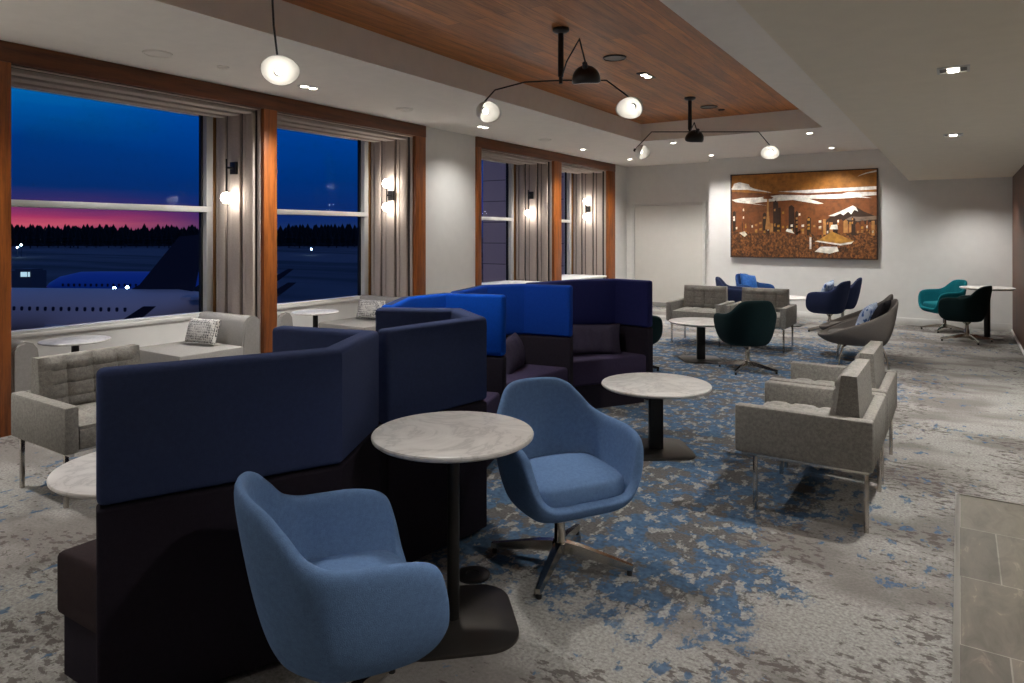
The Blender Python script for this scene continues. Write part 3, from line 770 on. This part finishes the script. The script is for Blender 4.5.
downlight('small downlight over the third window', -5.35, 10.35, ZC, W, False, 1, PF, G)
downlight('small downlight at the far left corner of the ceiling', -5.30, 12.2, ZC, W, False, 1, PF, G)
downlight('small downlight left of the far pendant, beyond the wood ceiling', -3.78, 10.40, ZC, W, False, 1, PF, G)
downlight('small downlight in front of the door recess', -3.79, 12.4, ZC, W, False, 1, PF, G)
downlight('small downlight right of the far pendant, beyond the wood ceiling', -1.79, 10.45, ZC, W, False, 1, PF, G)
downlight('small downlight just above the artwork', -1.79, 12.45, ZC, W, False, 1, PF*1.1, G)
S = 'square soffit downlights'
spot((.18, 12.3, ZS-.03), PW*.6)
downlight('twin square downlight in the low soffit, nearest us', -.03, 4.36, ZS, W, True, 2, PW*.6, S)
downlight('square downlight in the low soffit, farther back', -.05, 7.24, ZS, W, True, 2, PW*.9, S)
downlight('twin black downlight set in the wood ceiling', -2.83, 6.95, TZ, 'black', False, 2, PW*.8, None)
# added unseen spots, no fixtures, behind and beside the camera, out of the frame
for k, (x, y, z) in enumerate([(-5.33, 1.3, ZC), (-.03, 1.5, ZS), (1.9, 1.5, ZS), (1.9, 4.4, ZS), (1.9, 7.2, ZS), (-5.33, -1.6, ZC), (-2.9, -2.2, ZC)]):
    spot((x, y, z-.03), PW*(1.5 if x < -4 else .8))
for a, b in bays: spot((-6.42, (a+b)/2-.15, 2.75), 60, 140)  # added fill spot in each niche head, no fixture, lifts tables and wall
spot((-2.83, 3.3, TZ-.03), PW*1.3); spot((-2.83, .2, TZ-.03), PW*.45)  # added unseen spots under the wood tray, without fixtures
def speaker(label, x, y, z, r, mat, grp):
    bm = bmesh.new(); bm_lathe(bm, [(0, -.006), (r*.86, -.006), (r*.9, -.012), (r*.98, -.009), (r, 0), (0, 0)], 32, cap=False)
    o = obj('ceiling_speaker', bm, mat); o.location = (x, y, z); tag(o, label, 'speaker', grp)
speaker('round black speaker in the wood ceiling, beside the middle lamp', -2.80, 6.08, TZ, .115, 'black', 'round ceiling speakers')
speaker('round black speaker in the wood ceiling, behind the far lamp', -2.82, 9.12, TZ, .115, 'black', 'round ceiling speakers')
speaker('round white speaker flush in the ceiling above the first window', -5.34, 3.0, ZC, .11, 'ceiling', 'round ceiling speakers')
speaker('round white speaker flush in the ceiling above the second window', -5.35, 5.9, ZC, .10, 'ceiling', 'round ceiling speakers')
speaker('small white disc in the ceiling between first window and lit pendant', -5.30, 3.55, ZC, .05, 'ceiling', None)
speaker('round white speaker flush in the ceiling by the third window', -5.30, 9.0, ZC, .10, 'ceiling', 'round ceiling speakers')
speaker('small black sensor disc beside the farther black speaker', -2.74, 9.42, TZ, .045, 'black', None)

# ------------------------------------------------------------------ wall art: wood relief of a generic skyline
def art():
    x0, x1, z0, z1 = -3.607, -1.18, 1.09, 2.61; w, h = x1-x0, z1-z0
    t = thing('wall_art', 'large brown wood relief of a city skyline with snowy mountain on the far wall', 'artwork', ((x0+x1)/2, YF, z0))
    def mat(name, c): M[name] = plain(name, c, .55, nvar=.3, nsc=14)
    mat('art_sky_upper', rgb(164, 106, 38)); mat('art_sky_lower', rgb(116, 66, 28)); mat('art_cloud', rgb(232, 226, 216)); mat('art_dark', rgb(50, 28, 14)); mat('art_mid', rgb(122, 68, 28)); mat('art_tan', rgb(176, 124, 70)); mat('art_gold', rgb(178, 128, 54)); mat('art_grey', rgb(120, 104, 92))
    tt = NT('art_trees'); f = tt.noise(tt.coords((1, 1, .8)), 30, 5, .7)
    tt.set(Base_Color=tt.ramp(f, [(.36, rgb(40, 24, 12)), (.5, rgb(100, 58, 24)), (.64, rgb(160, 102, 50))]), Roughness=.6); M['art_trees'] = tt.m
    obj('panel', boxes((-w/2, w/2, -.035, 0, 0, h)), 'art_sky_lower', t)
    obj('frame', boxes((-w/2-.018, -w/2, -.05, 0, -.018, h+.018), (w/2, w/2+.018, -.05, 0, -.018, h+.018), (-w/2, w/2, -.05, 0, -.018, 0), (-w/2, w/2, -.05, 0, h, h+.018)), 'art_dark', t)
    def piece(name, poly, m, d0, d1, par=t):
        bm = bmesh.new(); a = [bm.verts.new((-w/2+u*w, -d0, v*h)) for u, v in poly]; b = [bm.verts.new((-w/2+u*w, -d1, v*h)) for u, v in poly]
        bm.faces.new(a); bm.faces.new(b)
        for i in range(len(poly)): bm.faces.new((a[i], a[(i+1) % len(poly)], b[(i+1) % len(poly)], b[i]))
        return obj(name, bm, m, par, 30)
    piece('upper_sky', [(.001, .80), (.30, .76), (.999, .75), (.999, .999), (.001, .999)], 'art_sky_upper', .034, .037)
    for p in ([(.0, .84), (.02, .90), (.06, .915), (.13, .885), (.14, .855), (.17, .83), (.28, .785), (.30, .77), (.12, .82), (.0, .825)],
              [(.0, .70), (.03, .67), (.10, .655), (.27, .62), (.16, .65), (.24, .665), (.45, .68), (.62, .625), (.66, .63), (.56, .69), (.76, .68), (.88, .69), (.97, .68), (.9, .705), (.999, .71), (.999, .745), (.82, .755), (.78, .735), (.55, .73), (.36, .745), (.2, .72), (.08, .72)],
              [(.34, .785), (.55, .755), (.8, .765), (.999, .775), (.999, .81), (.7, .80)], [(.88, .93), (.94, .955), (.999, .97), (.999, .99), (.93, .965)]):
        piece('cloud', p, 'art_cloud', .036, .040)
    piece('mountain', [(.66, .40), (.70, .47), (.76, .52), (.82, .575), (.85, .60), (.88, .575), (.92, .53), (.999, .47), (.999, .38)], 'art_dark', .036, .039)
    piece('snow_cap', [(.69, .485), (.76, .53), (.81, .57), (.85, .60), (.87, .58), (.885, .53), (.86, .55), (.84, .5), (.82, .53), (.79, .49), (.77, .51), (.73, .48)], 'art_cloud', .038, .042)
    piece('foothill', [(.80, .44), (.84, .475), (.90, .47), (.999, .48), (.999, .44), (.88, .42)], 'art_grey', .038, .041)
    rnd = random.Random(5); x = .01
    while x < .97:
        bw = rnd.uniform(.010, .030); hh = .40+rnd.uniform(-.02, .2)*(1 if x < .5 else .35)
        m = rnd.choice(['art_dark', 'art_mid', 'art_mid', 'art_tan', 'art_sky_lower', 'art_dark'])
        b = piece('building', [(x, .26), (x+bw, .26), (x+bw, hh), (x+bw*.5, hh+rnd.choice([0, 0, .02])), (x, hh)], m, .036, rnd.uniform(.041, .048))
        if rnd.random() < .6:
            for k in range(rnd.randint(1, 3)):
                zz = .28+rnd.random()*(hh-.30); piece('lit_face', [(x+bw*.15, zz), (x+bw*.75, zz), (x+bw*.75, zz+.03), (x+bw*.15, zz+.025)], rnd.choice(['art_tan', 'art_cloud', 'art_gold', 'art_tan']), .041, .0495, b)
        x += bw+rnd.uniform(-.004, .012)
    for (x, bw, hh, m) in ((.31, .035, .68, 'art_dark'), (.42, .04, .62, 'art_dark'), (.045, .035, .62, 'art_mid'), (.085, .045, .54, 'art_mid')):
        piece('building', [(x, .3), (x+bw, .3), (x+bw, hh-.03), (x+bw*.5, hh), (x, hh-.02)], m, .036, .046)
    tw = piece('observation_tower', [(.252, .33), (.292, .33), (.280, .5), (.277, .70), (.267, .70), (.264, .5)], 'art_tan', .036, .052)
    piece('tower_deck', [(.245, .70), (.30, .70), (.312, .715), (.275, .745), (.272, .80), (.269, .745), (.233, .715)], 'art_mid', .036, .054, tw)
    piece('tree_belt', [(.001, .001), (.999, .001), (.999, .10), (.8, .14), (.56, .16), (.54, .27), (.46, .26), (.34, .31), (.25, .28), (.15, .30), (.001, .31)], 'art_trees', .036, .050)
    piece('low_trees', [(.56, .14), (.999, .10), (.999, .33), (.86, .30), (.75, .28), (.60, .26), (.56, .3)], 'art_trees', .036, .047)
    piece('tent_roof', [(.62, .20), (.715, .305), (.86, .195), (.77, .165)], 'art_gold', .036, .053)
    piece('tent_edge', [(.60, .19), (.62, .20), (.77, .168), (.86, .20), (.84, .165), (.77, .145)], 'art_cloud', .036, .052)
    piece('white_house', [(.60, .07), (.70, .05), (.76, .08), (.75, .13), (.64, .13)], 'art_cloud', .036, .051)
    piece('white_house', [(.565, .10), (.578, .10), (.578, .24), (.565, .24)], 'art_cloud', .036, .053)
    piece('white_house', [(.40, .31), (.46, .28), (.44, .33), (.41, .34)], 'art_cloud', .036, .053)
    piece('white_house', [(.06, .29), (.10, .24), (.12, .27), (.10, .31)], 'art_cloud', .036, .053)
    piece('white_house', [(.70, .33), (.755, .33), (.75, .385), (.71, .38)], 'art_cloud', .036, .053)
art()

# ------------------------------------------------------------------ airfield outside
GZ = -8.6
struct('ground_airfield', boxes((-2000, -7.05, -900, 1500, GZ-.5, GZ)), 'apron')
bm = bmesh.new(); bm_box(bm, -12.0, -7.6, 16.7, 40, GZ, 9); tag(obj('terminal_building', bm, 'facade'), 'grey panelled terminal wing outside the third and fourth windows', 'building')
def airliner(label, loc, rz, paint, fin, win, n_win, L=22, r=1.9, x_first=-9.5, cz=3.6):
    t = thing('airliner', label, 'airplane', loc, rz)
    prof = [(-L*.5-3, .0), (-L*.5-2.4, .55), (-L*.5-1, 1.3), (-L*.5+1.5, 1.85), (-L*.5+4, r), (L*.28, r), (L*.40, r*.80), (L*.48, r*.52), (L*.56, .32), (L*.58, 0)]
    bm = bmesh.new(); n = 32; rings = []
    for x, q in prof:
        zc = cz+(max(0, x-L*.28)/(L*.3))*1.0
        rings.append([bm.verts.new((x, q*math.cos(2*PI*i/n), zc+q*math.sin(2*PI*i/n))) for i in range(n)] if q > 0 else [bm.verts.new((x, 0, zc))])
    for a, b in zip(rings, rings[1:]):
        for i in range(n):
            u = []
            for q in (a[i % len(a)], a[(i+1) % n % len(a)], b[(i+1) % n % len(b)], b[i % len(b)]):
                if q not in u: u.append(q)
            if len(u) > 2: bm.faces.new(u)
    fu = obj('fuselage', bm, paint, t, 50)
    def slab(name, pts, th, mat, axis):
        bm = bmesh.new(); o = Vector(axis)*th/2
        a = [bm.verts.new(Vector(p)-o) for p in pts]; b = [bm.verts.new(Vector(p)+o) for p in pts]
        bm.faces.new(a); bm.faces.new(b)
        for i in range(len(pts)): bm.faces.new((a[i], a[(i+1) % len(pts)], b[(i+1) % len(pts)], b[i]))
        return obj(name, bm, mat, t, 30)
    slab('tail_fin', [(L*.20, 0, cz+r-.1), (L*.24, 0, cz+r+.35), (L*.40, 0, cz+r+4.4), (L*.50, 0, cz+r+4.6), (L*.45, 0, cz+r-.4)], .35, fin, (0, 1, 0))
    slab('tailplane', [(L*.44, -.3, cz+1.4), (L*.54, -5., cz+1.6), (L*.58, -5., cz+1.6), (L*.56, -.3, cz+1.4)], .2, paint, (0, 0, 1))
    slab('tailplane', [(L*.44, .3, cz+1.4), (L*.54, 5., cz+1.6), (L*.58, 5., cz+1.6), (L*.56, .3, cz+1.4)], .2, paint, (0, 0, 1))
    for s in (-1, 1):
        w = slab('wing', [(-L*.12, s*1.2, cz-1.2), (10., s*11., cz-.25), (11.4, s*11., cz-.25), (5., s*1.2, cz-1.2)], .35, paint, (0, 0, 1))
        slab('winglet', [(10., s*11., cz-.2), (11.4, s*11., cz-.3), (14.0, s*11.3, cz+1.7), (13.2, s*11.3, cz+1.7)], .2, fin, (0, 1, 0))
        bm = bmesh.new(); bm_lathe(bm, [(.0, -2.4), (.55, -1.4), (.7, 0), (.75, 1.2), (.6, 1.3), (0, 1.3)], 20, Matrix.Translation((-L*.02, s*4.2, cz-2.0)) @ Matrix.Rotation(-PI/2, 4, 'Y'), cap=False)
        obj('engine', bm, paint, t, 50)
    for k in range(n_win):
        x = x_first+k*.70
        for s in (-1,):
            bm = bmesh.new(); a = .35; yy = math.sqrt(r*r-a*a)+.02
            bm_prism(bm, rrect(.24, .36, .1, 4), 0, .05)
            bm.transform(Matrix.Translation((x, s*(yy-.03), cz+a)) @ Matrix.Rotation(PI/2*(-s)*1, 4, 'X'))
            obj('cabin_window', bm, win, fu, 60)
    for x, y in ((-L*.42, 0), (L*.03, -2), (L*.03, 2)):
        bm = bmesh.new(); bm_tube(bm, [(x, y, cz-1.4), (x, y, .45)], .14, 8); bm_lathe(bm, [(0, -.2), (.45, -.2), (.48, 0), (.45, .2), (0, .2)], 18, Matrix.Translation((x, y, .48)) @ Matrix.Rotation(PI/2, 4, 'X'), cap=False)
        obj('landing_gear', bm, 'glide', t, 40)
    return t
def wpt(px, d, z=None):
    # helper for laying out the far field along a view bearing
    lat = d*(px-512)/683; v = F_*d+R_*lat
    return Vector((v.x, v.y, GZ if z is None else z))
p = wpt(82, 58); airliner('white airliner parked close outside the first window, dark tail fin', tuple(p), math.atan2(.548, .836)-.10, 'planewhite', 'planedark', 'planewindow', 22)
p = wpt(148, 84); airliner('blue airliner parked behind the white one', tuple(p), math.atan2(.548, .836)-.05, 'planeblue', 'planedark', 'planewindow', 18, 20)
p = wpt(29, 96); t = thing('boarding_bridge', 'small boarding bridge tower with lit window at left of the planes', 'boarding bridge', tuple(p), math.atan2(.548, .836))
obj('cabin', boxes((-1.4, 1.4, -1.5, 1.5, 2.2, 5.0), (-1.1, 1.1, -1.2, 1.2, 5.0, 5.25)), 'bridge', t)
obj('lit_window', boxes((-.1, .75, -1.56, -1.5, 4.2, 4.85), (.9, 1.15, -1.56, -1.5, 4.2, 4.85)), 'cabinlit', t)
obj('support', boxes((-.8, .8, -.8, .8, 0, 2.2)), 'bridge', t)
for k, (px, zz) in enumerate([(114, 4.75), (127, 4.85)]):
    p = wpt(px, 66); t = thing('apron_floodlight', 'bright apron light between the planes, %s one' % ('left' if k == 0 else 'right'), 'light', tuple(p), 0, 'apron lights')
    bm = bmesh.new(); bm_tube(bm, [(0, 0, 0), (0, 0, zz)], .08, 8); obj('mast', bm, 'bridge', t)
    bm = bmesh.new(); bmesh.ops.create_uvsphere(bm, u_segments=12, v_segments=8, radius=.15, matrix=Matrix.Translation((0, 0, zz+.1))); obj('lamp_head', bm, 'floodlamp', t, 180)
for k, (px, d, zz) in enumerate([(17, 300, 4), (21, 300, 5), (311, 330, 2.5)]):
    p = wpt(px, d); t = thing('runway_light', ['tiny far runway light at the left edge of the first window', 'tiny far runway light right of its twin in the first window', 'tiny lone runway light in the second window'][k], 'light', tuple(p), 0, 'runway lights')
    bm = bmesh.new(); bm_tube(bm, [(0, 0, 0), (0, 0, zz)], .15, 6); obj('mast', bm, 'bridge', t)
    bm = bmesh.new(); bmesh.ops.create_uvsphere(bm, u_segments=10, v_segments=6, radius=.4, matrix=Matrix.Translation((0, 0, zz+.3))); obj('lamp_head', bm, 'floodlamp', t, 180)
for x, y, z, tx, ty, e in ((-26, 8, 4, -10, 17, 2500), (-9, -6, 7, -58, 8, 5200), (-9, 24, 8, -60, 40, 4000)):  # added unseen spots that brighten the terminal facade, planes and apron
    L = bpy.data.lights.new('outdoor_fill_beam', 'SPOT'); L.energy = e; L.spot_size = math.radians(75); L.spot_blend = .8; L.shadow_soft_size = .4; L.color = (1, .82, .68)
    o = bpy.data.objects.new('outdoor_fill_beam', L); C.objects.link(o); o.location = (x, y, z); o.rotation_euler = (Vector((tx, ty, GZ+3))-Vector((x, y, z))).to_track_quat('-Z', 'Y').to_euler()
# distant conifers
def conifer(seed):
    bm = bmesh.new(); r = random.Random(seed); H = 17
    bm_lathe(bm, [(.35, 0), (.3, 3)], 6)
    for k in range(6):
        z = 2+k*2.4; rr = (3.6-k*.52)*r.uniform(.85, 1.15)
        bm_lathe(bm, [(rr, z), (rr*.35, z+2.6), (.02, z+3.6)], 8, Matrix.Translation((r.uniform(-.3, .3), r.uniform(-.3, .3), 0)))
    return bm
cone = [None, None, None]
rn = random.Random(3); N = 84
for k in range(N):
    px = -60+k*(470/N)+rn.uniform(-2.4, 2.4); d = 480+80*((k*37)%84)/84; p = wpt(px, d); v = k % 3
    if cone[v] is None:
        o = obj('conifer', conifer(v), 'tree', None, 60); tag(o, 'dark conifer standing in the distant treeline beyond the airfield', 'tree', 'distant conifers'); cone[v] = o
    else:
        o = cone[v].copy(); C.objects.link(o)
    s = rn.uniform(.66, 1.04); o.location = p; o.scale = (s*1.15, s*1.15, s); o.rotation_euler = (0, 0, rn.uniform(0, 6))
bm = bmesh.new()
for k in range(420):
    px = -80+k*(520/420); d = 575+rn.uniform(0, 30); p = wpt(px, d); s = rn.uniform(.8, 1.25)
    bm_lathe(bm, [(5.2*s, 0), (4.*s, 7*s), (.1, 15.5*s)], 7, Matrix.Translation(p))
tag(obj('forest', bm, 'tree', None, 60), 'dense dark forest mass behind the first line of conifers', 'forest', None, 'stuff')

# ------------------------------------------------------------------ sky
w = bpy.data.worlds.new('World'); bpy.context.scene.world = w; w.use_nodes = True
nt_ = w.node_tree; nt_.nodes.clear()
class WT(NT):
    def __init__(s): s.t = nt_; s.n = nt_.nodes
t = WT()
g = t.add('ShaderNodeTexCoord').outputs['Generated']
sp = t.add('ShaderNodeSeparateXYZ', {'Vector': g})
cl = t.noise(t.add('ShaderNodeMapping', {'Vector': g, 'Scale': (2.5, 2.5, 42)}).outputs['Vector'], 2.2, 5, .6)
el = t.math('MULTIPLY_ADD', t.math('SUBTRACT', cl, .5), .022, sp.outputs['Z'])
az = math.radians(86)
dt = t.add('ShaderNodeVectorMath', {0: g, 1: (-math.sin(az), math.cos(az), 0)}, operation='DOT_PRODUCT').outputs['Value']
pk = t.add('ShaderNodeMapRange', {'Value': dt, 'From Min': .85, 'From Max': .965}, interpolation_type='SMOOTHSTEP').outputs['Result']
blue = t.ramp(t.math('MULTIPLY', el, 4.), [(0., rgb(30, 52, 100)), (.10, rgb(14, 42, 104)), (.3, rgb(0, 50, 122)), (.6, rgb(0, 66, 150)), (.86, rgb(0, 92, 172)), (1., rgb(50, 74, 128))])
pink = t.ramp(t.math('MULTIPLY', el, 4.), [(0., rgb(176, 74, 104)), (.045, rgb(212, 88, 108)), (.085, rgb(178, 58, 100)), (.125, rgb(122, 52, 104)), (.17, rgb(48, 46, 104)), (.24, rgb(6, 46, 108)), (.45, rgb(0, 54, 124)), (.62, rgb(0, 88, 162)), (.8, rgb(8, 130, 194)), (1., rgb(50, 74, 128))])
col = t.mix(pk, blue, pink)
bg = t.add('ShaderNodeBackground', {'Color': col, 'Strength': .92})
out = t.add('ShaderNodeOutputWorld'); t.link(bg.outputs[0], out.inputs[0])

# ------------------------------------------------------------------ camera
cam = bpy.data.cameras.new('Camera'); co = bpy.data.objects.new('Camera', cam); C.objects.link(co)
co.location = (0, 0, 1.51); co.rotation_euler = (PI/2, 0, math.radians(33.26))
cam.sensor_width = 36; cam.lens = 36*683/1024; cam.shift_y = -107.5/1024; cam.clip_start = .05; cam.clip_end = 4000
sc = bpy.context.scene; sc.camera = co
sc.view_settings.view_transform = 'Standard'; sc.view_settings.look = 'None'; sc.view_settings.gamma = 1; sc.view_settings.exposure = .1
sc.view_settings.use_curve_mapping = False
